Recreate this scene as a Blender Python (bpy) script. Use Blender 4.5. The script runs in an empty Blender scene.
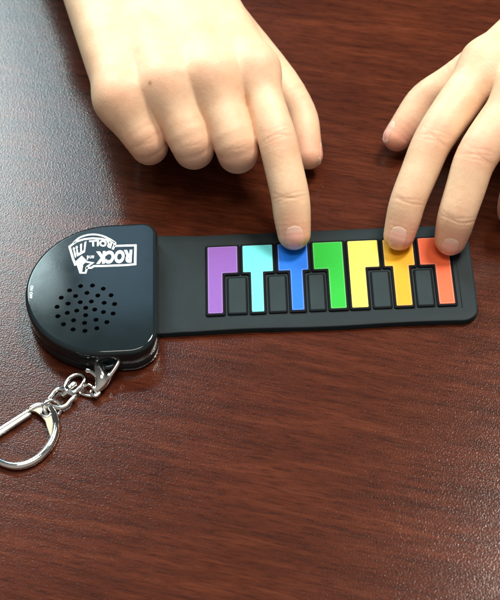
import bpy, bmesh, math, random
import numpy as np
from mathutils import Vector, Matrix

S = 0.01                      # everything below is written in centimetres; 1 unit = 1 m
scene = bpy.context.scene
COL = scene.collection

# ------------------------------------------------------------------ camera
F_PX, PIT, ROLL, DIST, ZT = 1696.46, .9004, -.063, 52.009, .28
_c, _s = math.cos(PIT), math.sin(PIT)
FW = np.array([0, _c, -_s]); UP0 = np.array([0, _s, _c]); RT0 = np.array([1., 0, 0])
RT = math.cos(ROLL)*RT0 + math.sin(ROLL)*UP0
UP = -math.sin(ROLL)*RT0 + math.cos(ROLL)*UP0
EYE = np.array([0, 0, ZT]) - FW*DIST

def at(px, py, z):
    """a point of the real place, in cm: where the sight line of a photo pixel meets height z"""
    d = FW + RT*(px-250)/F_PX - UP*(py-300)/F_PX
    return EYE + d*((z-EYE[2])/d[2])

cam_d = bpy.data.cameras.new('camera'); cam = bpy.data.objects.new('camera', cam_d)
COL.objects.link(cam); scene.camera = cam
cam_d.sensor_fit = 'VERTICAL'; cam_d.sensor_height = 24
cam_d.lens = 24*F_PX/600
cam_d.clip_start = .02; cam_d.clip_end = 50
m = Matrix.Identity(4)
for i in range(3):
    m[i][0] = RT[i]; m[i][1] = UP[i]; m[i][2] = -FW[i]; m[i][3] = EYE[i]*S
cam.matrix_world = m
cam_d.dof.use_dof = True; cam_d.dof.focus_distance = .515; cam_d.dof.aperture_fstop = 17

# ------------------------------------------------------------------ world and lamps
world = bpy.data.worlds.new('World'); scene.world = world; world.use_nodes = True
nt = world.node_tree; bg = nt.nodes['Background']
tc = nt.nodes.new('ShaderNodeTexCoord'); sx = nt.nodes.new('ShaderNodeSeparateXYZ')
rp = nt.nodes.new('ShaderNodeValToRGB'); mt = nt.nodes.new('ShaderNodeMath'); mt.operation = 'MULTIPLY_ADD'
nt.links.new(tc.outputs['Generated'], sx.inputs[0]); nt.links.new(sx.outputs['Y'], mt.inputs[0])
mt.inputs[1].default_value = -.5; mt.inputs[2].default_value = .5          # 0 towards the far wall, 1 behind the camera
nt.links.new(mt.outputs[0], rp.inputs[0]); nt.links.new(rp.outputs[0], bg.inputs[0])
e = rp.color_ramp.elements
e[0].position = .05; e[0].color = (.10, .105, .11, 1)
e[1].position = .85; e[1].color = (.92, .88, .82, 1)
q = e.new(.3); q.color = (.16, .165, .165, 1)
q = e.new(.5); q.color = (.42, .42, .41, 1)
bg.inputs[1].default_value = .45

def area(name, loc, look, sx_, sy_, power, col):
    l = bpy.data.lights.new(name, 'AREA'); l.shape = 'RECTANGLE'
    l.size = sx_*S; l.size_y = sy_*S; l.energy = power; l.color = col
    o = bpy.data.objects.new(name, l); COL.objects.link(o)
    o.location = Vector(loc)*S
    o.rotation_euler = (Vector(look)-Vector(loc)).to_track_quat('-Z', 'Y').to_euler()
    return o
area('window_light', (-86, 152, 141), (-86, 0, 141), 106, 94, 68, (.74, .97, 1))
area('window_side_pane', (-21.5, 152, 150), (-21.5, 0, 150), 14, 90, 1.25, (.42, .72, 1))
area('ceiling_lamp', (88, 87, 205), (88, 87, 0), 50, 50, 74, (1, .94, .85))
area('ceiling_panel', (15, -12, 210), (15, -12, 0), 100, 50, 24, (1, .95, .86))

scene.view_settings.view_transform = 'Standard'; scene.view_settings.look = 'None'
scene.view_settings.exposure = 0; scene.view_settings.gamma = 1
scene.render.engine = 'CYCLES'

# ------------------------------------------------------------------ helpers
def empty(name, loc, label, cat, group=None):
    o = bpy.data.objects.new(name, None); COL.objects.link(o); o.location = Vector(loc)*S
    o.empty_display_size = .01
    o['label'] = label; o['category'] = cat
    if group: o['group'] = group
    return o

def link(name, me, mat, parent=None, label=None):
    o = bpy.data.objects.new(name, me); COL.objects.link(o)
    if mat: me.materials.append(mat)
    if parent is not None:
        o.parent = parent
        bpy.context.view_layer.update()
        o.matrix_parent_inverse = parent.matrix_world.inverted()
    if label: o['label'] = label
    return o

def mesh(name, verts, faces, smooth=True, angle=None):
    me = bpy.data.meshes.new(name)
    me.from_pydata([tuple(float(c)*S for c in v) for v in verts], [], [tuple(int(i) for i in f) for f in faces])
    me.update()
    me.polygons.foreach_set('use_smooth', [smooth]*len(me.polygons))
    if angle is not None: me.set_sharp_from_angle(angle=math.radians(angle))
    return me

def catmull(P, n=8, closed=False):
    P = [np.asarray(p, float) for p in P]; N = len(P); out = []
    rng = range(N if closed else N-1)
    for i in rng:
        if closed: a, b, c, d = P[i-1], P[i], P[(i+1) % N], P[(i+2) % N]
        else: a, b, c, d = P[max(i-1, 0)], P[i], P[i+1], P[min(i+2, N-1)]
        for k in range(n):
            t = k/n
            out.append(.5*((2*b)+(c-a)*t+(2*a-5*b+4*c-d)*t*t+(3*b-a-3*c+d)*t**3))
    if not closed: out.append(P[-1])
    return out

def tube(P, r, closed=False, seg=14, flat=1.0):
    """swept tube; flat < 1 squashes the section along z"""
    P = np.array(P); N = len(P)
    if np.isscalar(r): r = [r]*N
    V = []; Fc = []
    T = np.roll(P, -1, 0)-np.roll(P, 1, 0)
    if not closed: T[0] = P[1]-P[0]; T[-1] = P[-1]-P[-2]
    T /= np.linalg.norm(T, axis=1)[:, None]
    for i in range(N):
        n = np.array([0, 0, 1.])-T[i]*T[i][2]
        n /= np.linalg.norm(n); b = np.cross(T[i], n)
        for k in range(seg):
            a = 2*math.pi*k/seg
            V.append(P[i]+r[i]*(n*math.sin(a)*flat+b*math.cos(a)))
    for i in range(N if closed else N-1):
        j = (i+1) % N
        for k in range(seg):
            l = (k+1) % seg
            Fc.append((i*seg+k, i*seg+l, j*seg+l, j*seg+k))
    if not closed:
        Fc.append(tuple(range(seg))[::-1]); Fc.append(tuple((N-1)*seg+k for k in range(seg)))
    return V, Fc

def join(parts):
    V = []; Fc = []
    for v, f in parts:
        o = len(V); V += list(v); Fc += [tuple(i+o for i in q) for q in f]
    return V, Fc

def round_poly(pts, r, n=5):
    """2D polygon (ccw) with every corner rounded"""
    out = []; N = len(pts)
    for i in range(N):
        p = np.array(pts[i], float); a = np.array(pts[i-1], float); b = np.array(pts[(i+1) % N], float)
        rr = r[i] if hasattr(r, '__len__') else r
        if rr <= 0: out.append(p); continue
        u = (a-p)/np.linalg.norm(a-p); v = (b-p)/np.linalg.norm(b-p)
        ang = math.acos(np.clip(u@v, -1, 1)); t = rr/math.tan(ang/2)
        c = p+(u+v)/np.linalg.norm(u+v)*rr/math.sin(ang/2)
        s, e2 = p+u*t-c, p+v*t-c
        a0 = math.atan2(s[1], s[0]); a1 = math.atan2(e2[1], e2[0])
        da = (a1-a0+math.pi) % (2*math.pi)-math.pi
        for k in range(n+1):
            g = a0+da*k/n
            out.append(c+rr*np.array([math.cos(g), math.sin(g)]))
    return np.array(out)

def inset(P, d):
    """move every point of a ccw outline inward by d along its normal"""
    A = P-np.roll(P, 1, 0); B = np.roll(P, -1, 0)-P
    A /= np.linalg.norm(A, axis=1)[:, None]+1e-9; B /= np.linalg.norm(B, axis=1)[:, None]+1e-9
    na = np.stack([-A[:, 1], A[:, 0]], 1); nb = np.stack([-B[:, 1], B[:, 0]], 1)
    n = na+nb; n /= np.linalg.norm(n, axis=1)[:, None]
    cosh = np.clip((n*na).sum(1), .5, 1)
    return P+n*(d/cosh)[:, None]

def prism(P, prof, base=True):
    """outline P (ccw) swept through profile [(inset, z), ...] from bottom to top and capped"""
    V = []; Fc = []; N = len(P)
    for d, z in prof:
        Q = inset(P, d) if d else P
        V += [(x, y, z) for x, y in Q]
    for i in range(len(prof)-1):
        for k in range(N):
            l = (k+1) % N
            Fc.append((i*N+k, i*N+l, (i+1)*N+l, (i+1)*N+k))
    Fc.append(tuple((len(prof)-1)*N+k for k in range(N)))
    if base: Fc.append(tuple(range(N))[::-1])
    return V, Fc

def flat_top_sharp(me, ztop):
    for p in me.polygons:
        if len(p.vertices) > 12 and abs(p.normal.z) > .99:
            p.use_smooth = False
    at_ = me.attributes.get('sharp_edge') or me.attributes.new('sharp_edge', 'BOOLEAN', 'EDGE')
    big = set()
    for p in me.polygons:
        if len(p.vertices) > 12:
            for k in p.edge_keys: big.add(k)
    for e_ in me.edges:
        if e_.key in big: at_.data[e_.index].value = True

# ------------------------------------------------------------------ materials
def mat(name, col, rough=.5, **kw):
    m_ = bpy.data.materials.new(name); m_.use_nodes = True
    b = m_.node_tree.nodes['Principled BSDF']
    b.inputs['Base Color'].default_value = (*col, 1); b.inputs['Roughness'].default_value = rough
    for k, v in kw.items(): b.inputs[k.replace('_', ' ')].default_value = v
    return m_, m_.node_tree, b
def node(t, typ, **kw):
    n = t.nodes.new(typ)
    for k, v in kw.items(): setattr(n, k, v)
    return n
def noise(t, vec, scale, detail=4, rough=.5, dist=0):
    n = node(t, 'ShaderNodeTexNoise'); n.inputs['Scale'].default_value = scale
    n.inputs['Detail'].default_value = detail; n.inputs['Roughness'].default_value = rough
    n.inputs['Distortion'].default_value = dist
    if vec is not None: t.links.new(vec, n.inputs['Vector'])
    return n
def ramp(t, fac, stops):
    r = node(t, 'ShaderNodeValToRGB'); el = r.color_ramp.elements
    while len(el) < len(stops): el.new(.5)
    for a, (p, c) in zip(el, stops):
        a.position = p; a.color = (*c, 1) if len(c) == 3 else c
    t.links.new(fac, r.inputs[0]); return r
def mix(t, fac, a, b, mode='MIX'):
    n = node(t, 'ShaderNodeMix', data_type='RGBA', blend_type=mode)
    if isinstance(fac, (int, float)): n.inputs[0].default_value = fac
    else: t.links.new(fac, n.inputs[0])
    for i, v in ((6, a), (7, b)):
        if isinstance(v, tuple): n.inputs[i].default_value = (*v, 1)
        else: t.links.new(v, n.inputs[i])
    return n.outputs[2]
def bump(t, bsdf, h, strength, dist, prev=None):
    n = node(t, 'ShaderNodeBump'); n.inputs['Strength'].default_value = strength
    n.inputs['Distance'].default_value = dist
    t.links.new(h, n.inputs['Height'])
    if prev is not None: t.links.new(prev, n.inputs['Normal'])
    t.links.new(n.outputs[0], bsdf.inputs['Normal']); return n.outputs[0]
def coords(t, scale=(1, 1, 1), rot=(0, 0, 0)):
    c = node(t, 'ShaderNodeTexCoord'); mp = node(t, 'ShaderNodeMapping')
    mp.inputs['Scale'].default_value = scale; mp.inputs['Rotation'].default_value = rot
    rt = node(t, 'ShaderNodeMapping'); rt.inputs['Rotation'].default_value = rot     # turn first, stretch after
    mp.inputs['Rotation'].default_value = (0, 0, 0)
    t.links.new(c.outputs['Object'], rt.inputs[0]); t.links.new(rt.outputs[0], mp.inputs[0]); return mp.outputs[0]

# mahogany laminate with a pressed leather grain
WOOD, t, b = mat('mahogany_laminate', (.1, .03, .02), .17, Specular_IOR_Level=.4)
GR = math.radians(17)
v1 = coords(t, (30, 330, 330), (0, 0, GR)); v2 = coords(t, (150, 1500, 1500), (0, 0, GR)); v3 = coords(t, (9, 60, 60), (0, 0, GR))
n1 = noise(t, v1, 1, 6, .68, .25); n2 = noise(t, v2, 1, 4, .7, .1); n3 = noise(t, v3, 1, 4, .55, .3)
c1 = ramp(t, n1.outputs[0], [(.32, (.041, .0090, .0040)), (.52, (.067, .0146, .0060)), (.70, (.096, .0228, .0094))])
c2 = ramp(t, n2.outputs[0], [(.36, (.50, .46, .44)), (.52, (1.04, 1.04, 1.04))])
c3 = ramp(t, n3.outputs[0], [(.3, (.80, .78, .76)), (.7, (1.15, 1.15, 1.15))])
cc = mix(t, .85, c1.outputs[0], c2.outputs[0], 'MULTIPLY'); cc = mix(t, 1, cc, c3.outputs[0], 'MULTIPLY')
t.links.new(cc, b.inputs['Base Color'])
vo = coords(t, (1, 1, 1))
vor = node(t, 'ShaderNodeTexVoronoi', feature='SMOOTH_F1'); vor.inputs['Scale'].default_value = 2150
vor.inputs['Smoothness'].default_value = .6
nw = noise(t, vo, 1500, 2, .5)
wv = mix(t, .0005, vo, nw.outputs['Color'], 'ADD'); t.links.new(wv, vor.inputs['Vector'])
h1 = bump(t, b, vor.outputs[0], .3, .0001)
nb = noise(t, vo, 2100, 3, .6)
bump(t, b, nb.outputs[0], .1, .00006, h1)

# black plastic case
PLAST, t, b = mat('black_gloss_plastic', (.009, .014, .016), .2, Specular_IOR_Level=.33)
v = coords(t, (1, 1, 1)); n1 = noise(t, v, 60, 4, .6); n2 = noise(t, coords(t, (300, 5000, 300), (0, 0, .2)), 1, 2, .5)
r1 = ramp(t, n1.outputs[0], [(.3, (.05,)*3), (.7, (.11,)*3)]); t.links.new(r1.outputs[0], b.inputs['Roughness'])
r2_ = ramp(t, n2.outputs[0], [(.62, (0, 0, 0)), (.7, (1, 1, 1))])
h = bump(t, b, r2_.outputs[0], .015, .00003); n4 = noise(t, v, 1500, 2, .5); bump(t, b, n4.outputs[0], .03, .00004, h)

# dark silicone rubber
def rubber(name, col, rough):
    M_, t, b = mat(name, col, rough, Specular_IOR_Level=.18)
    v = coords(t); n = noise(t, v, 90, 5, .6)
    c = ramp(t, n.outputs[0], [(.3, tuple(x*.86 for x in col)), (.7, tuple(x*1.14 for x in col))])
    t.links.new(c.outputs[0], b.inputs['Base Color'])
    n2 = noise(t, v, 2600, 3, .6); bump(t, b, n2.outputs[0], .25, .0002)
    return M_
RUB = rubber('dark_grey_silicone', (.0085, .0150, .0168), .58)
RIM = rubber('black_silicone', (.0025, .0028, .0045), .65)
RIM.node_tree.nodes['Principled BSDF'].inputs['Specular IOR Level'].default_value = .10
SHARP = rubber('charcoal_silicone', (.013, .024, .0265), .58)
def paint(name, col):
    M_, t, b = mat(name, col, .5, Specular_IOR_Level=.25)
    v = coords(t); n = noise(t, v, 4200, 2, .7)
    c = ramp(t, n.outputs[0], [(.25, tuple(x*.84 for x in col)), (.75, tuple(min(1, x*1.13) for x in col))])
    t.links.new(c.outputs[0], b.inputs['Base Color'])
    bump(t, b, n.outputs[0], .3, .0001); return M_
KEYCOL = [('purple', (.205, .078, .35)), ('light blue', (.13, .62, .64)), ('blue', (.002, .13, .60)), ('green', (.007, .38, .022)),
          ('yellow', (.72, .62, .085)), ('orange', (.66, .31, .005)), ('red', (.68, .108, .036))]
CHROME, t, b = mat('polished_nickel', (.76, .74, .70), .1, Metallic=1.0)
v = coords(t); n = noise(t, v, 220, 3, .5)
r_ = ramp(t, n.outputs[0], [(.35, (.05,)*3), (.7, (.14,)*3)]); t.links.new(r_.outputs[0], b.inputs['Roughness'])
WEB, t, b = mat('brushed_nickel', (.44, .33, .235), .3, Metallic=1.0)
WHITE, t, b = mat('white_print', (.82, .86, .86), .5)

SKIN, t, b = mat('child_skin', (.74, .50, .37), .5)
b.inputs['Subsurface Weight'].default_value = .22
b.inputs['Subsurface Radius'].default_value = (1, .36, .2); b.inputs['Subsurface Scale'].default_value = .0035
b.inputs['Specular IOR Level'].default_value = .38
a = node(t, 'ShaderNodeAttribute', attribute_name='flush'); v = coords(t)
n = noise(t, v, 95, 6, .65)
base = ramp(t, n.outputs[0], [(.3, (.665, .405, .25)), (.52, (.755, .505, .325)), (.72, (.80, .565, .375))])
c = mix(t, a.outputs['Fac'], base.outputs[0], (.70, .27, .19))
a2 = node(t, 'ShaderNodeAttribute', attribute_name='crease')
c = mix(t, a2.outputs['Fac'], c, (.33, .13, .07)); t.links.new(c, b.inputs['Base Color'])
vs = node(t, 'ShaderNodeTexVoronoi', feature='F1'); vs.inputs['Scale'].default_value = 1100; t.links.new(v, vs.inputs['Vector'])
h = bump(t, b, vs.outputs[0], .10, .0003); n2 = noise(t, v, 500, 4, .6); bump(t, b, n2.outputs[0], .12, .0005, h)
NAIL, t, b = mat('fingernail', (.80, .52, .44), .2)
b.inputs['Subsurface Weight'].default_value = .15; b.inputs['Subsurface Radius'].default_value = (1, .4, .3); b.inputs['Subsurface Scale'].default_value = .002
a = node(t, 'ShaderNodeAttribute', attribute_name='along')
r_ = ramp(t, a.outputs['Fac'], [(0, (.58, .31, .22)), (.07, (.72, .49, .38)), (.22, (.74, .47, .37)), (.30, (.75, .40, .31)), (.84, (.75, .37, .285)), (.93, (.76, .55, .43))])
t.links.new(r_.outputs[0], b.inputs['Base Color'])

# ------------------------------------------------------------------ table
TV, TF = prism(round_poly([(-75, -42), (85, -42), (85, 48), (-75, 48)], 3, 8), [(.3, -3), (0, -2.7), (0, -.3), (.09, -.09), (.3, 0)])
me = mesh('table', TV, TF); flat_top_sharp(me, 0)
table = link('table', me, WOOD); table['kind'] = 'structure'

# ------------------------------------------------------------------ toy piano
KO = np.array([-1.232, 2.2227]); YAW = -.0261; KW, L1, L2, PITCH = .9312, 1.0754, 2.6484, 1.1
cy, sy = math.cos(YAW), math.sin(YAW)
def loc2(u, v_): return (KO[0]+u*cy-v_*sy, KO[1]+u*sy+v_*cy)
def L2W(V): return [(*loc2(x, y), z) for x, y, z in V]

piano = empty('toy_piano', (-.5, 0.5, 0), 'black roll-up toy piano with rainbow coloured keys and round speaker end lying on the table', 'toy piano')

# case: D outline, round on the left
CX, CY, CR = -4.29, .33, 2.55
HC = .95
def case_outline():
    pts = []
    right = -2.79
    for k in range(49):
        a_ = math.pi/2+math.pi*k/48
        pts.append((CX+CR*math.cos(a_), CY+CR*math.sin(a_)))
    rc = .85
    for k in range(11):
        a_ = -math.pi/2+math.pi/2*k/10
        pts.append((right-rc+rc*math.cos(a_)+.0, CY-CR+rc+rc*math.sin(a_)))
    rc = .5
    for k in range(11):
        a_ = math.pi/2*k/10
        pts.append((right-rc+rc*math.cos(a_), CY+CR-rc+rc*math.sin(a_)))
    P = np.array(pts)
    c_, s_ = math.cos(YAW*.6), math.sin(YAW*.6)
    Q = P-np.array([CX, CY])
    return np.stack([Q[:, 0]*c_-Q[:, 1]*s_, Q[:, 0]*s_+Q[:, 1]*c_], 1)+np.array([CX, CY])
OUT = case_outline()
V, Fc = prism(OUT, [(.14, 0), (.05, .03), (.0, .1), (.0, .38), (.012, .395), (.012, .405), (0, .42), (.0, .78), (.008, .84), (.025, .885), (.05, .917), (.085, .939), (.115, .948), (.13, .95)])
me = mesh('speaker_case', V, Fc)
case = link('speaker_case', me, PLAST, piano)
SPK = at(85.8, 307.8, HC)
holes = [(0, 0)]
for n_, r_h, ph in ((5, .285, 54), (10, .575, 87), (15, .875, 77)):
    for k in range(n_):
        a_ = math.radians(ph+360*k/n_); holes.append((r_h*math.cos(a_), r_h*math.sin(a_)))
parts = []
for x, y in holes:
    ring = [(SPK[0]+x+.078*math.cos(2*math.pi*k/14), SPK[1]+y+.078*math.sin(2*math.pi*k/14)) for k in range(14)]
    parts.append(prism(np.array(ring), [(0, .55), (0, 1.2)]))
cut = bpy.data.objects.new('speaker_hole_cutter', mesh('cutter', *join(parts), smooth=False)); COL.objects.link(cut)
bo = case.modifiers.new('holes', 'BOOLEAN'); bo.object = cut; bo.operation = 'DIFFERENCE'; bo.solver = 'EXACT'
bpy.context.view_layer.update()
dg = bpy.context.evaluated_depsgraph_get()
new = bpy.data.meshes.new_from_object(case.evaluated_get(dg)); case.modifiers.clear()
case.data = new; bpy.data.objects.remove(cut)
for p in new.polygons: p.use_smooth = True
new.set_sharp_from_angle(angle=math.radians(40))
at_ = new.attributes.get('sharp_edge')
for p in new.polygons:
    if p.normal.z > .995 and p.center.z > .0094:
        p.use_smooth = False
        for k in p.edge_keys: pass
flat = {k for p in new.polygons if p.normal.z > .995 and p.center.z > .0094 for k in p.edge_keys}
if at_ is None: at_ = new.attributes.new('sharp_edge', 'BOOLEAN', 'EDGE')
for e_ in new.edges:
    if e_.key in flat: at_.data[e_.index].value = True

# print on the case
def text_mesh(body, fn, name, thick=.03, z=.0035, squash=None):
    """letters of body; fn maps (s along 0..1, t up 0..1) to plane cm"""
    cu = bpy.data.curves.new(name, 'FONT'); cu.body = body; cu.size = 1; cu.offset = thick; cu.resolution_u = 4
    cu.space_character = 1.08
    o = bpy.data.objects.new(name, cu); COL.objects.link(o)
    bpy.context.view_layer.update()
    me_ = bpy.data.meshes.new_from_object(o.evaluated_get(bpy.context.evaluated_depsgraph_get()))
    bpy.data.objects.remove(o)
    co = np.array([v_.co[:] for v_ in me_.vertices])
    lo = co.min(0); hi = co.max(0)
    st = (co[:, :2]-lo[:2])/(hi[:2]-lo[:2])
    V_ = [(*fn(s_, t_), HC+z) for s_, t_ in st]
    F_ = [tuple(p.vertices) for p in me_.polygons]
    bpy.data.meshes.remove(me_)
    return V_, F_
def quad(b0, b1, t0, t1, off=(60, 230), sc=6.25, bow=0):
    P = [np.array(at(off[0]+p[0]/sc, off[1]+p[1]/sc, HC)[:2]) for p in (b0, b1, t0, t1)]
    nrm = (P[2]-P[0])
    def fn(s_, t_):
        return (P[0]*(1-s_)+P[1]*s_)*(1-t_)+(P[2]*(1-s_)+P[3]*s_)*t_ - nrm*bow*4*s_*(1-s_)
    return fn
def stroke(pts, w, closed=False, off=(60, 230), sc=6.25, z=.003, smooth=False):
    P = [at(off[0]+p[0]/sc, off[1]+p[1]/sc, HC)[:2] for p in pts]
    if smooth: P = catmull(P, 6, closed)
    P = np.array(P); N = len(P); V_ = []; F_ = []
    T = np.roll(P, -1, 0)-np.roll(P, 1, 0)
    for i in range(N):
        if closed or 0 < i < N-1:
            A = P[i]-P[i-1]; B = P[(i+1) % N]-P[i]
        elif i == 0: A = B = P[1]-P[0]
        else: A = B = P[-1]-P[-2]
        A = A/np.linalg.norm(A); B = B/np.linalg.norm(B)
        n_ = np.array([-A[1]-B[1], A[0]+B[0]]); n_ /= np.linalg.norm(n_)
        k_ = w/2/max(.5, abs(n_ @ np.array([-A[1], A[0]])))
        V_ += [(*(P[i]+n_*k_), HC+z), (*(P[i]-n_*k_), HC+z)]
    for i in range(N if closed else N-1):
        j = (i+1) % N
        F_.append((2*i, 2*i+1, 2*j+1, 2*j))
    return V_, F_
def fill(pts, off=(60, 230), sc=6.25, z=.0045):
    P = [at(off[0]+p[0]/sc, off[1]+p[1]/sc, HC)[:2] for p in pts]
    return [(*p, HC+z) for p in P], [tuple(range(len(P)))]
lg = [text_mesh('ROCK', quad((452, 122), (226, 134), (447, 205), (220, 214)), 'a', .062),
      text_mesh('ROLL', quad((328, 78), (182, 66), (318, 116), (186, 106), bow=.22), 'b', .05),
      text_mesh('IT!!', quad((166, 70), (78, 112), (156, 140), (94, 176)), 'c', .055),
      text_mesh('and', quad((214, 160), (168, 160), (212, 184), (170, 188)), 'd', .015),
      stroke([(338, 100), (472, 96), (470, 214), (420, 219), (300, 224), (212, 226), (196, 236), (160, 238)], .075),
      stroke([(98, 222), (82, 180), (60, 104), (100, 74), (150, 58), (205, 52), (260, 56), (310, 66), (345, 84), (338, 102), (330, 122)], .07),
      stroke([(84, 82), (120, 50), (165, 33), (215, 28), (265, 37), (312, 58), (346, 80)], .062, smooth=True),
      stroke([(136, 168), (106, 196), (114, 226), (128, 268), (160, 268), (172, 228), (204, 206), (168, 200)], .06, closed=True),
      fill([(136, 170), (110, 198), (118, 226), (130, 262), (138, 262), (146, 214), (166, 200)])]
me = mesh('logo', *join(lg), smooth=False)
link('logo', me, WHITE, case, 'white ROCK and ROLL IT!! print, upside down')
sw = [text_mesh('ON', quad((30.6, 285.6), (29.9, 290.6), (33.6, 285.8), (32.9, 290.8), off=(0, 0), sc=1), 'e', .03),
      text_mesh('OFF', quad((29.8, 292), (29.1, 298.2), (32.8, 292.2), (32.1, 298.4), off=(0, 0), sc=1), 'f', .03)]
link('switch_lettering', mesh('switch_lettering', *join(sw), smooth=False), WHITE, case)
# loop moulded on the case for the clasp
lugP = catmull([at(98, 356, .42), at(98.5, 362, .42), at(103, 366.5, .42), at(109, 367, .42), at(114, 364.5, .42), at(115.5, 357, .42)], 8)
link('strap_loop', mesh('strap_loop', *tube(lugP, .085)), PLAST, case)

# keyboard mat: lofted so the sheet sags a little by the case
MZ = .205
U0, U1, VB, VT, RC = -1.62, 8.215, -3.26, .56, .52
us = list(np.linspace(U0, U1-RC, 60))+[U1-RC+RC*math.sin(math.pi/2*k/14) for k in range(1, 15)]
rings = []
for u in us:
    d = 0
    if u > U1-RC: d = RC-math.sqrt(max(RC*RC-(u-(U1-RC))**2, 0)); d = min(d, RC*.995)
    k_ = max(0, 1-(u-U0)/1.5)
    vt = VT-d+.10*k_**2; vb = VB+d+.02*math.sin(u*1.3)
    wz = -.03*k_+.035*math.exp(-((u-U0-.75)/.32)**2)
    ww = lambda v_: wz*(.4+.6*abs((v_+1.3)/1.9))+.012*math.sin(u*.9+1)*max(0, (-v_-2.6))/.6
    e_ = .0
    if u > U1-.06: e_ = .03*((u-(U1-.06))/.06)
    prof = [(vb+.02, .0), (vb, .015), (vb, .075), (vb+.018, .088), (vb+.018, .098), (vb, .11), (vb, MZ-.03-e_), (vb+.01, MZ-.01-e_), (vb+.035, MZ-e_)]
    inner = [(vb+.035+(vt-vb-.07)*k/14, MZ-e_) for k in range(1, 14)]
    rings.append([(u, v_, z+max(0, ww(v_)) if z > .05 else z) for v_, z in prof+inner+[(vt-a_+vb, z) for a_, z in reversed(prof)]])
n_ = len(rings[0]); V = [p for r_ in rings for p in r_]; Fc = []
for i in range(len(rings)-1):
    for k in range(n_):
        l = (k+1) % n_
        Fc.append((i*n_+k, (i+1)*n_+k, (i+1)*n_+l, i*n_+l))
Fc.append(tuple(range(n_))); Fc.append(tuple((len(rings)-1)*n_+k for k in range(n_))[::-1])
me = mesh('keyboard_mat', L2W(V), Fc, angle=50)
keymat = link('keyboard_mat', me, RUB, piano)
# narrow raised border moulded round the keys
bz = [(7.735, .12), (7.735, -2.86)]
bv, bf = prism(round_poly([(7.72, -2.80), (7.75, -2.80), (7.75, .13), (7.72, .13)], .01, 2), [(0, MZ-.02), (.002, MZ+.008)])
link('moulded_ridge', mesh('moulded_ridge', L2W(bv), bf), RUB, keymat)

def key(poly, colmat, label, name):
    rim = round_poly(inset(np.array(poly, float), -.075), .06, 4)
    v_, f_ = prism(rim, [(0, MZ-.04), (0, MZ+.035), (.012, MZ+.052), (.03, MZ+.058)])
    me_ = mesh(name, L2W(v_), f_, angle=40); flat_top_sharp(me_, 0)
    o = link(name, me_, RIM, piano, label)
    v_, f_ = prism(round_poly(poly, .035, 4), [(0, MZ+.03), (0, MZ+.066), (.008, MZ+.073), (.016, MZ+.0752), (.034, MZ+.0756)])
    nn_ = (len(f_)-2)//4
    me_ = mesh('key_face', L2W(v_), f_, angle=40); flat_top_sharp(me_, 0)
    f = link('key_face', me_, colmat[0], o); me_.materials.append(colmat[1])
    for p in me_.polygons[2*nn_:4*nn_]: p.material_index = 1
    return o
stems = [(0, .49), (.26, .66), (.39, .80), (.48, 1), (0, .53), (.27, .79), (.49, 1)]
for i, ((nm, col), (s0, s1)) in enumerate(zip(KEYCOL, stems)):
    x0 = i*PITCH; x1 = x0+KW; a_, b_ = x0+s0*KW, x0+s1*KW
    P = [(x0, 0), (x0, -L1)]
    if s0 > 0: P += [(a_, -L1)]
    else: P = [(x0, 0)]
    P += [(a_, -L2), (b_, -L2)]
    if s1 < 1: P += [(b_, -L1), (x1, -L1)]
    P += [(x1, 0)]
    key(P, (paint('%s_key_film' % nm.replace(' ', '_'), col), paint('%s_film_edge' % nm.replace(' ', '_'), tuple(min(.9, c_*.85+.09) for c_ in col))), '%s piano key' % nm, 'piano_key')
for i in (0, 1, 2, 4, 5):
    a_ = i*PITCH+stems[i][1]*KW; b_ = (i+1)*PITCH+stems[i+1][0]*KW
    a_ += .185; b_ -= .175
    P = [(a_, -L1-.21), (a_, -L2-.01), (b_, -L2-.01), (b_, -L1-.21)]
    rim = round_poly(inset(np.array(P, float), -.05), .06, 4)
    v_, f_ = prism(rim, [(0, MZ-.04), (0, MZ+.03), (.012, MZ+.045), (.03, MZ+.05)])
    me_ = mesh('sharp_key', L2W(v_), f_, angle=40); flat_top_sharp(me_, 0)
    o = link('sharp_key', me_, RIM, piano)
    v_, f_ = prism(round_poly(P, .04, 4), [(0, MZ+.02), (0, MZ+.058), (.012, MZ+.068), (.03, MZ+.071)])
    me_ = mesh('key_face', L2W(v_), f_, angle=40); flat_top_sharp(me_, 0)
    link('key_face', me_, SHARP, o)

# ------------------------------------------------------------------ signed distance modelling (hands, clasp)
def smin(a, b, k):
    h_ = np.maximum(k-np.abs(a-b), 0)/k
    return np.minimum(a, b)-h_*h_*k*.25
def cone(p, a, b, r1, r2):
    a = np.asarray(a, np.float32); b = np.asarray(b, np.float32); ba = b-a
    pa = p-a; h_ = np.clip(pa@ba/float(ba@ba), 0, 1)
    return np.linalg.norm(pa-h_[:, None]*ba, axis=1)-(r1+(r2-r1)*h_)
def refine(pts, n=4):
    """the joints of a finger as one soft curve, its thickness changing smoothly"""
    P = catmull([np.append(np.asarray(a, float), r) for a, r in pts], n)
    A = np.array(P)
    for _ in range(2): A[1:-1] = .25*A[:-2]+.5*A[1:-1]+.25*A[2:]
    return [(a[:3], a[3]) for a in A]
def chain(p, pts, k=0):
    d = None
    for (a, r1), (b_, r2) in zip(pts[:-1], pts[1:]):
        c_ = cone(p, a, b_, r1, r2); d = c_ if d is None else (smin(d, c_, k) if k else np.minimum(d, c_))
    return d
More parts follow.
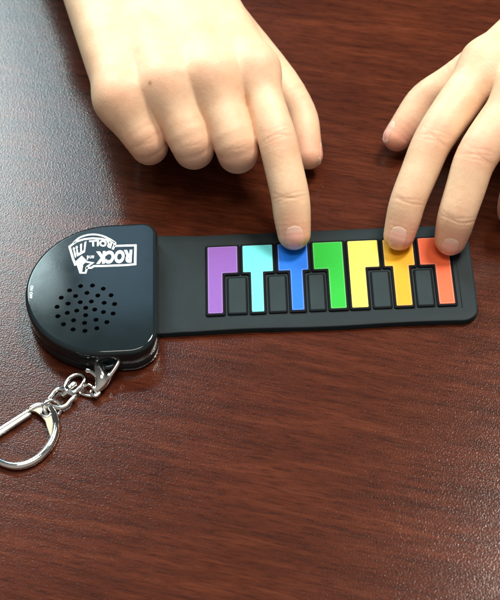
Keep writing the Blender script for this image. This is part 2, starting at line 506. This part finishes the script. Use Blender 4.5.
def surface(f, lo, hi, h):
    lo = np.asarray(lo, float); B = 8
    dims = (np.ceil((np.asarray(hi)-lo)/h/B).astype(int))*B
    G = np.empty(dims, np.float32)
    bx, by, bz_ = dims//B
    I = np.stack(np.meshgrid(np.arange(bx), np.arange(by), np.arange(bz_), indexing='ij'), -1).reshape(-1, 3)
    cen = (lo+(I*B+(B-1)/2)*h).astype(np.float32)
    d = f(cen); near = np.abs(d) < B*h*1.05
    sub = np.stack(np.meshgrid(*[np.arange(B)]*3, indexing='ij'), -1).reshape(-1, 3)
    Gb = np.repeat(d.astype(np.float32)[:, None], B**3, 1)
    ids = np.nonzero(near)[0]
    for s0 in range(0, len(ids), 600):
        ii = ids[s0:s0+600]
        pts = (lo+(I[ii][:, None, :]*B+sub[None])*h).reshape(-1, 3).astype(np.float32)
        Gb[ii] = f(pts).reshape(len(ii), -1)
    G = Gb.reshape(bx, by, bz_, B, B, B).transpose(0, 3, 1, 4, 2, 5).reshape(dims)
    ins = G < 0
    n = dims-1
    cnt = np.zeros(n, np.int8)
    offs = [(i, j, k) for i in (0, 1) for j in (0, 1) for k in (0, 1)]
    for i, j, k in offs: cnt += ins[i:i+n[0], j:j+n[1], k:k+n[2]]
    act = np.argwhere((cnt > 0) & (cnt < 8))
    idx = -np.ones(n, np.int32); idx[tuple(act.T)] = np.arange(len(act))
    acc = np.zeros((len(act), 3)); num = np.zeros(len(act))
    for o in offs:
        for ax in range(3):
            if o[ax]: continue
            o2 = list(o); o2[ax] = 1
            A = act+np.array(o); Bq = act+np.array(o2)
            ga = G[tuple(A.T)]; gb = G[tuple(Bq.T)]
            x = (ga < 0) != (gb < 0)
            tt = np.where(x, ga/(ga-gb+1e-20), 0)
            p = np.array(o, float)[None]+tt[:, None]*np.eye(3)[ax]
            acc[x] += p[x]; num[x] += 1
    V = lo+(act+acc/num[:, None])*h
    Fq = []
    for ax in range(3):
        u_, v_ = (ax+1) % 3, (ax+2) % 3
        sl0 = [slice(1, -1)]*3; sl1 = [slice(1, -1)]*3
        sl0[ax] = slice(0, -1); sl1[ax] = slice(1, None)
        a_ = ins[tuple(sl0)]; b_ = ins[tuple(sl1)]
        for flip in (False, True):
            E = np.argwhere((a_ & ~b_) if not flip else (~a_ & b_))
            for q_ in (u_, v_): E[:, q_] += 1
            eu = np.eye(3, dtype=int)[u_]; ev = np.eye(3, dtype=int)[v_]
            c4 = [E-eu-ev, E-ev, E, E-eu]
            qd = np.stack([idx[tuple(c.T)] for c in c4], 1)
            Fq.append(qd if not flip else qd[:, ::-1])
    Fq = np.concatenate(Fq)
    # pull the vertices onto the true surface
    for _ in range(2):
        V32 = V.astype(np.float32); d = f(V32); g = grad(f, V32)
        V = V-np.clip(d, -h, h)[:, None]*g
    return V, Fq
def grad(f, P, e_=.01):
    g = np.stack([f(P+np.eye(3, dtype=np.float32)[k]*e_)-f(P-np.eye(3, dtype=np.float32)[k]*e_) for k in range(3)], 1)
    return g/(np.linalg.norm(g, axis=1)[:, None]+1e-9)
def fast_mesh(name, V, Fq, relax=0):
    E_ = np.concatenate([Fq[:, [0, 1]], Fq[:, [1, 2]], Fq[:, [2, 3]], Fq[:, [3, 0]]])
    cnt = np.bincount(E_.ravel(), minlength=len(V)).astype(float)[:, None]
    for it in range(relax*2):
        acc = np.zeros_like(V); np.add.at(acc, E_[:, 0], V[E_[:, 1]]); np.add.at(acc, E_[:, 1], V[E_[:, 0]])
        V = V+(.55 if it % 2 == 0 else -.56)*(acc/np.maximum(cnt, 1)-V)
    me_ = bpy.data.meshes.new(name)
    me_.vertices.add(len(V)); me_.vertices.foreach_set('co', (V*S).astype(np.float32).ravel())
    me_.loops.add(Fq.size); me_.loops.foreach_set('vertex_index', Fq.astype(np.int32).ravel())
    me_.polygons.add(len(Fq)); me_.polygons.foreach_set('loop_start', np.arange(0, Fq.size, 4, dtype=np.int32))
    me_.update(calc_edges=True); me_.validate()
    me_.polygons.foreach_set('use_smooth', [True]*len(me_.polygons))
    return me_
def unit(v_): v_ = np.asarray(v_, float); return v_/np.linalg.norm(v_)

class Hand:
    def __init__(self):
        self.fingers = []; self.palm = []; self.arm = []; self.wr = []; self.flush = []; self.bumps = []; self.mole = None
    def wrinkle(self, J, axis, dorsal, w=.5, amp=.016, offs=(-.07, 0, .07)):
        self.wr.append((np.asarray(J, np.float32), unit(axis).astype(np.float32), unit(dorsal).astype(np.float32), w, amp, offs))
    def crease(self, p):
        tot = np.zeros(len(p), np.float32)
        for J, a_, n_, w, amp, offs in self.wr:
            q_ = p-J; near = (np.abs(q_) < 1.1).all(1)
            if not near.any(): continue
            qn = q_[near]; s_ = qn@a_; up_ = qn@n_; lat = qn@np.cross(a_, n_)
            g = 0
            for i, o in enumerate(offs):
                wob = o+.03*np.sin(lat*7+i*2.1)+.05*(lat/w)**2*np.sign(o)
                g = g+np.exp(-((s_-wob)/.026)**2)*(1 if i == len(offs)//2 else .6)
            tot[near] += amp*g*np.exp(-(lat/w)**4)*np.clip(up_/.25, 0, 1)
        return tot
    def d(self, p):
        Fd = None
        if not hasattr(self, 'soft'): self.soft = [refine(f_) for f_ in self.fingers]
        for pts in self.soft:
            A_ = np.array([q_[0] for q_ in pts]); m_ = A_.mean(0).astype(np.float32)
            R_ = float(np.linalg.norm(A_-m_, axis=1).max())+.8
            c_ = np.linalg.norm(p-m_, axis=1)-R_; near = c_ < 1.5
            if near.any(): c_[near] = chain(p[near], pts)
            Fd = c_ if Fd is None else smin(Fd, c_, .07)
        P = None
        for a_, b_, r1, r2 in self.palm:
            c_ = cone(p, a_, b_, r1, r2); P = c_ if P is None else smin(P, c_, .75)
        A = None
        for a_, b_, r1, r2 in self.arm:
            c_ = cone(p, a_, b_, r1, r2); A = c_ if A is None else smin(A, c_, 1.2)
        d = smin(smin(P, A, 1.6), Fd, .6)
        for c_, r_, h_ in self.bumps:
            q_ = ((p-np.asarray(c_, np.float32))**2).sum(1)
            d = d-h_*np.exp(-q_/(r_*r_))
        d = d+self.crease(p)
        pad = (p[:, 1] < 2.9) & (p[:, 0] < 7.1)            # finger pads flatten where they press on the keys
        d[pad] = np.maximum(d[pad], .283-p[pad][:, 2])
        return d

def build_hand(H, loc, label, lo, hi, nails, h=.05):
    root_V, root_F = surface(H.d, lo, hi, h)
    me_ = fast_mesh('hand', root_V, root_F)
    fl = np.zeros(len(root_V), np.float32)
    for c_, r_, w in H.flush:
        fl = np.maximum(fl, w*np.exp(-((root_V-np.asarray(c_))**2).sum(1)/(r_*r_)))
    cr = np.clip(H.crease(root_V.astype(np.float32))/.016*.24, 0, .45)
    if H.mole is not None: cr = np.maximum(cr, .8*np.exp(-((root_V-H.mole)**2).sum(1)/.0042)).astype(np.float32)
    if len(me_.vertices) == len(root_V):
        a_ = me_.attributes.new('flush', 'FLOAT', 'POINT'); a_.data.foreach_set('value', fl.astype(np.float32))
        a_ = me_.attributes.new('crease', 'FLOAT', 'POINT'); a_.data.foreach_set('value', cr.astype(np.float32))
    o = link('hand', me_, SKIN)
    o['label'] = label; o['category'] = 'hand'; o['group'] = "child's two hands playing the toy piano"
    for dip, tip, n0, w, l, sh in nails:
        ax = unit(np.asarray(tip)-np.asarray(dip)); nn = np.asarray(n0, float); nn = unit(nn-ax*(nn@ax)); sd = np.cross(ax, nn)
        NU, NV = 22, 22
        c0 = np.asarray(tip)+ax*sh
        V_ = []; al = []
        uu = np.linspace(-1, 1, NU); vv = np.linspace(-1, 1, NV)
        U_, W_ = np.meshgrid(uu, vv, indexing='ij')
        # squircle so the outline is rounded at cuticle and free edge
        x_ = U_*np.sqrt(1-.46*W_**2); y_ = W_*np.sqrt(1-.46*U_**2)
        k_ = 1/np.sqrt(1-.42)
        P0 = c0+ax*(y_.ravel()*l/2*1.12)[:, None]+sd*(x_.ravel()*w/2*1.05)[:, None]+nn*1.0
        P0 = P0.astype(np.float32); tt = np.zeros(len(P0), np.float32)
        for _ in range(40):
            tt += np.clip(H.d(P0-nn.astype(np.float32)*tt[:, None]), -.2, .3)*.8
        Q = P0-nn*tt[:, None]
        edge = np.maximum(np.abs(U_), np.abs(W_)).ravel()
        lift = np.where(edge > .97, -.025, .004+.012*(1-edge**2))
        free = (W_.ravel() > .8)
        lift = np.where(free & (edge <= .97), .018, lift)
        g = grad(H.d, Q.astype(np.float32))
        Q = Q+g*lift[:, None]
        Fq = []
        for i in range(NU-1):
            for j in range(NV-1):
                Fq.append((i*NV+j, (i+1)*NV+j, (i+1)*NV+j+1, i*NV+j+1))
        nm_ = mesh('fingernail', Q, Fq)
        n_avg = sum((Vector(p.normal) for p in nm_.polygons), Vector())
        if n_avg.dot(Vector(nn)) < 0: nm_.flip_normals()
        a_ = nm_.attributes.new('along', 'FLOAT', 'POINT'); a_.data.foreach_set('value', ((W_.ravel()+1)/2).astype(np.float32))
        link('fingernail', nm_, NAIL, o)
    return o

def seq(*pts): return [(np.array(at(*p[:3])) if len(p) == 4 else np.array(p[0]), p[-1]) for p in pts]
def lerp_mid(a_, b_, t_, r): return (a_[0]*(1-t_)+b_[0]*t_, r)

# ------------------------------------------------------------------ hand with bent index finger on the blue key
H1 = Hand()
mc = [at(255, 70, 3.25), at(211, 76, 3.45), at(166, 84, 3.35), at(121, 98, 3.05)]
pip = at(277, 138, 2.6); dip = at(290, 195, 1.6); tip = np.array(at(294, 233.5, .74))
mid1 = (np.array(mc[0])+pip)/2; mid2 = (np.array(pip)+dip)/2
H1.fingers.append([(mc[0], .66), (mid1, .60), (pip, .615), (mid2, .605), (dip, .60), ((dip+tip)/2, .585), (tip, .52)])
curl = [(at(238, 151.5, 2.2), .67, .73), (at(194, 147.5, 2.15), .68, .76), (at(149, 144.5, 2.0), .63, .74)]
for i, (pp, r_, rm) in enumerate(curl):
    m_ = mc[i+1]; md = (np.array(m_)+pp)/2
    dd = pp+np.array([-.12, 1.05, -1.08]); tp = dd+np.array([.02, 1.0, .12])
    H1.fingers.append([(m_, .76), (md, rm), (pp, r_), (dd, .56), (tp, .48)])
    H1.wrinkle(pp+np.array([0, -.2, .3]), pp-m_, (0, -.6, .8), .5, .008)
ip = at(300, 112, 1.25); th = np.array(at(308, 155, .72)); tm = at(270, 72, 1.75)
H1.fingers.append([(at(200, 0, 2.2), .85), (tm, .70), (ip, .53), ((ip+th)/2, .53), (th, .47)])
ca = [at(181, -40, 3.25), at(150, -45, 3.45), at(115, -45, 3.35), at(84, -38, 3.05)]
for a_, b_, r1 in zip(mc, ca, (.72, .80, .80, .78)): H1.palm.append((a_, b_, r1, 1.05))
H1.palm.append((at(205, 62, 2.35), at(135, -40, 2.5), 1.15, 1.25))
H1.palm.append((at(130, 70, 2.3), at(98, -40, 2.6), .95, 1.1))
H1.palm.append((at(172, -30, 2.4), at(252, 60, 2.2), .85, .55))
def forearm(a_, b_, far):                              # straight on from the wrist, well past the edge of the photo
    a_ = np.array(a_); b_ = np.array(b_); return (a_, a_+(b_-a_)*far, 1.45, 2.1)
H1.arm = [forearm(at(80, -70, 3.2), at(10, -270, 4.0), 1.9), forearm(at(140, -75, 3.2), at(75, -280, 4.0), 1.9)]
H1.wrinkle(dip+np.array([0, 0, 0]), tip-dip, (0, -.6, .8), .55, .017, (-.07, .02, .09))
H1.wrinkle(pip, dip-pip, (0, -.6, .8), .5, .014, (-.2, -.09, .02, .13))
H1.flush = [(tip+np.array([0, -.35, -.1]), .8, .85), (th, .75, .7), (ip+np.array([.3, 0, 0]), .6, .25), (dip, .5, .15), (pip+np.array([0, -.2, .4]), .6, .32)]
for c_ in curl: H1.flush.append((c_[0]+np.array([0, -.2, -.2]), 1.0, .42))
for m_ in mc: H1.flush.append((np.array(m_)+np.array([0, -.2, .6]), .8, .28)); H1.bumps.append((np.array(m_)+np.array([0, 0, .65]), .6, .02))
mp_ = at(150, 83, 5.2); md_ = at(150, 83, 2.2)
for k in range(200):                                   # the small mole lies where this line meets the skin
    q_ = mp_+(md_-mp_)*k/200
    if H1.d(q_[None].astype(np.float32))[0] < 0: H1.mole = q_; break
lo = np.array([min(q_[1][0] for q_ in H1.arm)-2.6, 1.0, .05]); hi = np.array([3.6, max(q_[1][1] for q_ in H1.arm)+2.6, 7.6])
build_hand(H1, (0, 0, 0), 'fist-like hand with its index finger pressing the blue key', lo, hi,
           [(dip, tip, (0, -.58, .81), .58, .74, .10), (ip, th, (.95, .35, .05), .6, .7, .0)])

# ------------------------------------------------------------------ hand with two fingers on the orange and red keys
H2 = Hand()
mc = [at(486, 64, 3.25), at(524, 90, 3.4), at(556, 122, 3.2), at(590, 158, 2.8)]
ip1 = at(433, 140, 2.55); id1 = at(408.5, 199, 1.55); it1 = np.array(at(399, 235, .71))
H2.fingers.append([(mc[0], .68), ((np.array(mc[0])+ip1)/2, .69), (ip1, .62), ((ip1+id1)/2, .59), (id1, .56), ((id1+it1)/2, .545), (it1, .485)])
ip2 = at(476, 157, 2.55); id2 = at(457.5, 213, 1.5); it2 = np.array(at(450.5, 239.5, .71))
H2.fingers.append([(mc[1], .70), ((np.array(mc[1])+ip2)/2, .72), (ip2, .65), ((ip2+id2)/2, .62), (id2, .59), ((id2+it2)/2, .565), (it2, .495)])
ip3 = at(528, 168, 2.4); id3 = at(515, 200, 1.3); it3 = np.array(at(512, 212, .72))
H2.fingers.append([(mc[2], .68), (ip3, .58), (id3, .52), (it3, .46)])
ip4 = at(572, 195, 2.0); it4 = at(556, 228, .7)
H2.fingers.append([(mc[3], .62), (ip4, .52), (it4, .42)])
tm = at(474, 72, 2.1); ip = at(425.5, 99, 1.35); th = np.array(at(397, 137.5, .66))
H2.fingers.append([(at(525, 55, 2.4), .85), (tm, .72), ((tm+ip)/2, .63), (ip, .57), ((ip+th)/2, .54), (th, .455)])
ca = [at(590, -20, 3.2), at(615, 0, 3.4), at(635, 25, 3.3), at(655, 50, 3.0)]
for a_, b_, r1 in zip(mc, ca, (.72, .78, .76, .7)): H2.palm.append((a_, b_, r1, 1.05))
H2.palm.append((at(540, 75, 2.3), at(620, 10, 2.5), 1.1, 1.25))
H2.palm.append((at(575, 120, 2.2), at(640, 40, 2.5), .95, 1.15))
H2.palm.append((at(480, 66, 2.5), at(560, 10, 2.5), .5, .9))
H2.arm = [forearm(at(635, -30, 3.2), at(740, -150, 3.7), 2.4), forearm(at(670, 10, 3.2), at(785, -110, 3.7), 2.4)]
H2.wrinkle(id1, it1-id1, (-.1, -.6, .8), .5, .016, (-.05, .03))
H2.wrinkle(ip1, id1-ip1, (-.1, -.5, .85), .55, .014, (-.2, -.08, .03, .14))
H2.wrinkle(id2, it2-id2, (0, -.75, .65), .55, .018, (-.05, .04))
H2.wrinkle(ip2, id2-ip2, (0, -.6, .8), .55, .014, (-.2, -.09, .03, .14))
H2.flush = [(it1+np.array([0, -.35, -.1]), .85, .8), (it2+np.array([0, -.35, -.1]), .9, .85), (th+np.array([0, -.2, -.2]), .95, .95), (it3, 1, .9), (ip2+np.array([0, -.1, .5]), .6, .42), (ip1+np.array([0, -.1, .5]), .6, .36), (ip+np.array([-.2, -.2, .2]), .6, .3), (id1, .6, .25), (id2, .6, .3)]
for m_ in mc: H2.bumps.append((np.array(m_)+np.array([0, 0, .65]), .6, .02))
lo = np.array([3.7, .3, .05]); hi = np.array([max(q_[1][0] for q_ in H2.arm)+2.6, max(q_[1][1] for q_ in H2.arm)+2.6, 7.6])
build_hand(H2, (0, 0, 0), 'open hand with two fingers pressing the orange and red keys', lo, hi,
           [(id1, it1, (-.12, -.60, .80), .53, .74, .06), (id2, it2, (-.05, -.72, .69), .53, .64, .08), (ip, th, (-.86, -.05, .50), .48, .70, .04), (id3, it3, (.1, -.8, .6), .56, .6, .02)])

# ------------------------------------------------------------------ key ring and clasp
kr = empty('key_ring', at(57, 405, 0), 'shiny silver key ring with swivel and lobster clasp, hooked to the black case', 'key ring')
def P2(*pts): return [np.array(at(*p)) for p in pts]
# clasp
body = [(np.array(at(98, 388.5, .26)), .10), (np.array(at(102, 380, .33)), .215), (np.array(at(99.5, 371.5, .42)), .17), (np.array(at(96.8, 363.2, .50)), .085)]
hook = [(np.array(at(99.5, 386, .26)), .12), (np.array(at(106, 379.5, .34)), .095), (np.array(at(112.5, 372, .44)), .075), (np.array(at(117, 365, .52)), .07), (np.array(at(118.6, 360.5, .56)), .06), (np.array(at(117.2, 358.2, .54)), .055)]
lever = [(np.array(at(98, 377, .44)), .075), (np.array(at(91.5, 372, .48)), .06), (np.array(at(87.5, 370.5, .46)), .075)]
rbody, rhook, rlever, rpiv = refine(body, 14), refine(hook, 10), refine(lever, 12), None
def clasp_d(p):
    d = smin(chain(p, rbody), chain(p, rhook), .07)
    return d
def bounds(pts, m_=.2):
    A = np.array([q_[0] for q_ in pts]); R = max(q_[1] for q_ in pts)
    return A.min(0)-R-m_, A.max(0)+R+m_
V, Fq = surface(clasp_d, *bounds(body+hook), .013)
cl = link('lobster_clasp', fast_mesh('lobster_clasp', V, Fq, 14), CHROME, kr)
V, Fq = surface(lambda p: chain(p, rlever), *bounds(lever), .013)
link('lever', fast_mesh('lever', V, Fq, 14), CHROME, cl)
def ring_pts(cx, cy_, z, r, tilt=0, ang=0, n=28):
    c_ = np.array(at(cx, cy_, z)); out = []
    for k in range(n):
        a_ = 2*math.pi*k/n
        x, y = r*math.cos(a_), r*math.sin(a_)
        q_ = np.array([x, y*math.cos(tilt), y*math.sin(tilt)])
        out.append(c_+np.array([q_[0]*math.cos(ang)-q_[1]*math.sin(ang), q_[0]*math.sin(ang)+q_[1]*math.cos(ang), q_[2]]))
    return out
link('eyelet', mesh('eyelet', *tube(ring_pts(95.2, 392.5, .2, .125), .048, True)), CHROME, cl)
jr = catmull(P2((79.5, 392.5, .1), (83.5, 387, .2), (88.5, 384.5, .3), (93, 387.5, .33), (96.3, 391.5, .25), (93.5, 396, .12), (86, 395.3, .08)), 8, True)
link('jump_ring', mesh('jump_ring', *tube(jr, .042, True)), CHROME, kr)
up = catmull(P2((65.5, 389.5, .2), (67.5, 381.5, .2), (73, 376, .21), (79.5, 374.3, .22), (84.3, 377.3, .23), (83.8, 383, .22), (79.2, 388.8, .2), (73.5, 392.6, .2)), 8, True)
swv = link('swivel', mesh('swivel', *tube(up, .062, True, flat=1.2)), CHROME, kr)
lw = catmull(P2((59, 389.3, .2), (53, 395, .18), (49, 401, .16), (52, 406.3, .15), (59.5, 408.2, .15), (66, 406.3, .16), (71, 401, .18), (74.8, 396.3, .2), (67, 392.6, .2)), 8, True)
link('swivel_frame', mesh('swivel_frame', *tube(lw, .068, True, flat=1.35)), CHROME, swv)
piv = [(np.array(at(63.5, 394.5, .2)), .085), (np.array(at(66.5, 391.6, .22)), .115), (np.array(at(70.5, 387.5, .22)), .08), (np.array(at(74.3, 384.5, .22)), .10)]
V, Fq = surface(lambda p: chain(p, piv, .03), *bounds(piv), .013)
link('pivot', fast_mesh('pivot', V, Fq, 8), CHROME, swv)
sr = ring_pts(52.5, 408.3, .2, .255, .5, .9)
link('link_ring', mesh('link_ring', *tube(sr, .05, True)), CHROME, kr)
# D shaped loop: arc, web plate with eyelet and sprung gate
arc = catmull(P2((31, 409.5, .14), (38, 406, .14), (47, 406.6, .14), (53.5, 413, .14), (56.3, 423, .14), (55, 434, .14), (50, 445.5, .14), (41, 456, .14), (29, 463.3, .14), (16, 466, .14), (3, 463, .14), (-9, 456, .14), (-18, 447.5, .14)), 8)
loop = link('key_loop', mesh('key_loop', *tube(arc, .115, seg=18)), CHROME, kr)
webo = P2((31, 409.5, 0), (38, 406, 0), (47, 406.6, 0), (53.5, 413, 0), (56.3, 423, 0), (54.5, 434, 0), (51.5, 441, 0))
webi = P2((48.5, 432, 0), (46.5, 425, 0), (42, 419, 0), (36.5, 415.2, 0), (30, 413.6, 0))
poly = np.array([p[:2] for p in webo+webi])
if np.sum(poly[:, 0]*np.roll(poly[:, 1], -1)-poly[:, 1]*np.roll(poly[:, 0], -1)) < 0: poly = poly[::-1]
hc = np.array(at(46.3, 412.6, .14)); 
def poly_d(p, P):
    d = ((p-P[0])**2).sum(1); s_ = np.ones(len(p))
    j = len(P)-1
    for i in range(len(P)):
        e_ = P[j]-P[i]; w = p-P[i]
        bq = w-e_*np.clip(w@e_/(e_@e_), 0, 1)[:, None]
        d = np.minimum(d, (bq**2).sum(1))
        c1 = p[:, 1] >= P[i][1]; c2 = p[:, 1] < P[j][1]; c3 = e_[0]*w[:, 1] > e_[1]*w[:, 0]
        al_ = (c1 & c2 & c3) | (~c1 & ~c2 & ~c3); s_ = np.where(al_, -s_, s_)
        j = i
    return s_*np.sqrt(d)
def web_d(p):
    d2 = poly_d(p[:, :2].astype(float), poly)
    d2 = np.maximum(d2, .13-np.linalg.norm(p[:, :2]-hc[:2], axis=1))
    dz = np.abs(p[:, 2]-.14)-.045
    q_ = np.maximum(np.stack([d2, dz], 1), 0)
    return (np.minimum(np.maximum(d2, dz), 0)+np.linalg.norm(q_, axis=1)-.012).astype(np.float32)
lo = np.array([poly[:, 0].min()-.15, poly[:, 1].min()-.15, -.05]); hi = np.array([poly[:, 0].max()+.15, poly[:, 1].max()+.15, .35])
V, Fq = surface(web_d, lo, hi, .013)
link('web_plate', fast_mesh('web_plate', V, Fq, 8), WEB, loop)
link('eyelet', mesh('eyelet', *tube(ring_pts(46.3, 412.6, .19, .15), .03, True)), CHROME, loop)
g1 = P2((30.5, 409.8, .17), (20, 416.5, .17), (0, 429.3, .17), (-20, 442.3, .17)); g2 = P2((31, 413.6, .15), (20, 420.8, .15), (0, 434, .15), (-18, 446, .15))
g3 = P2((30.5, 411.8, .13), (-19, 444, .13))
gate = link('gate', mesh('gate', *join([tube(catmull(g1, 3), .062), tube(catmull(g2, 3), .062), tube(g3, .06)])), CHROME, loop)
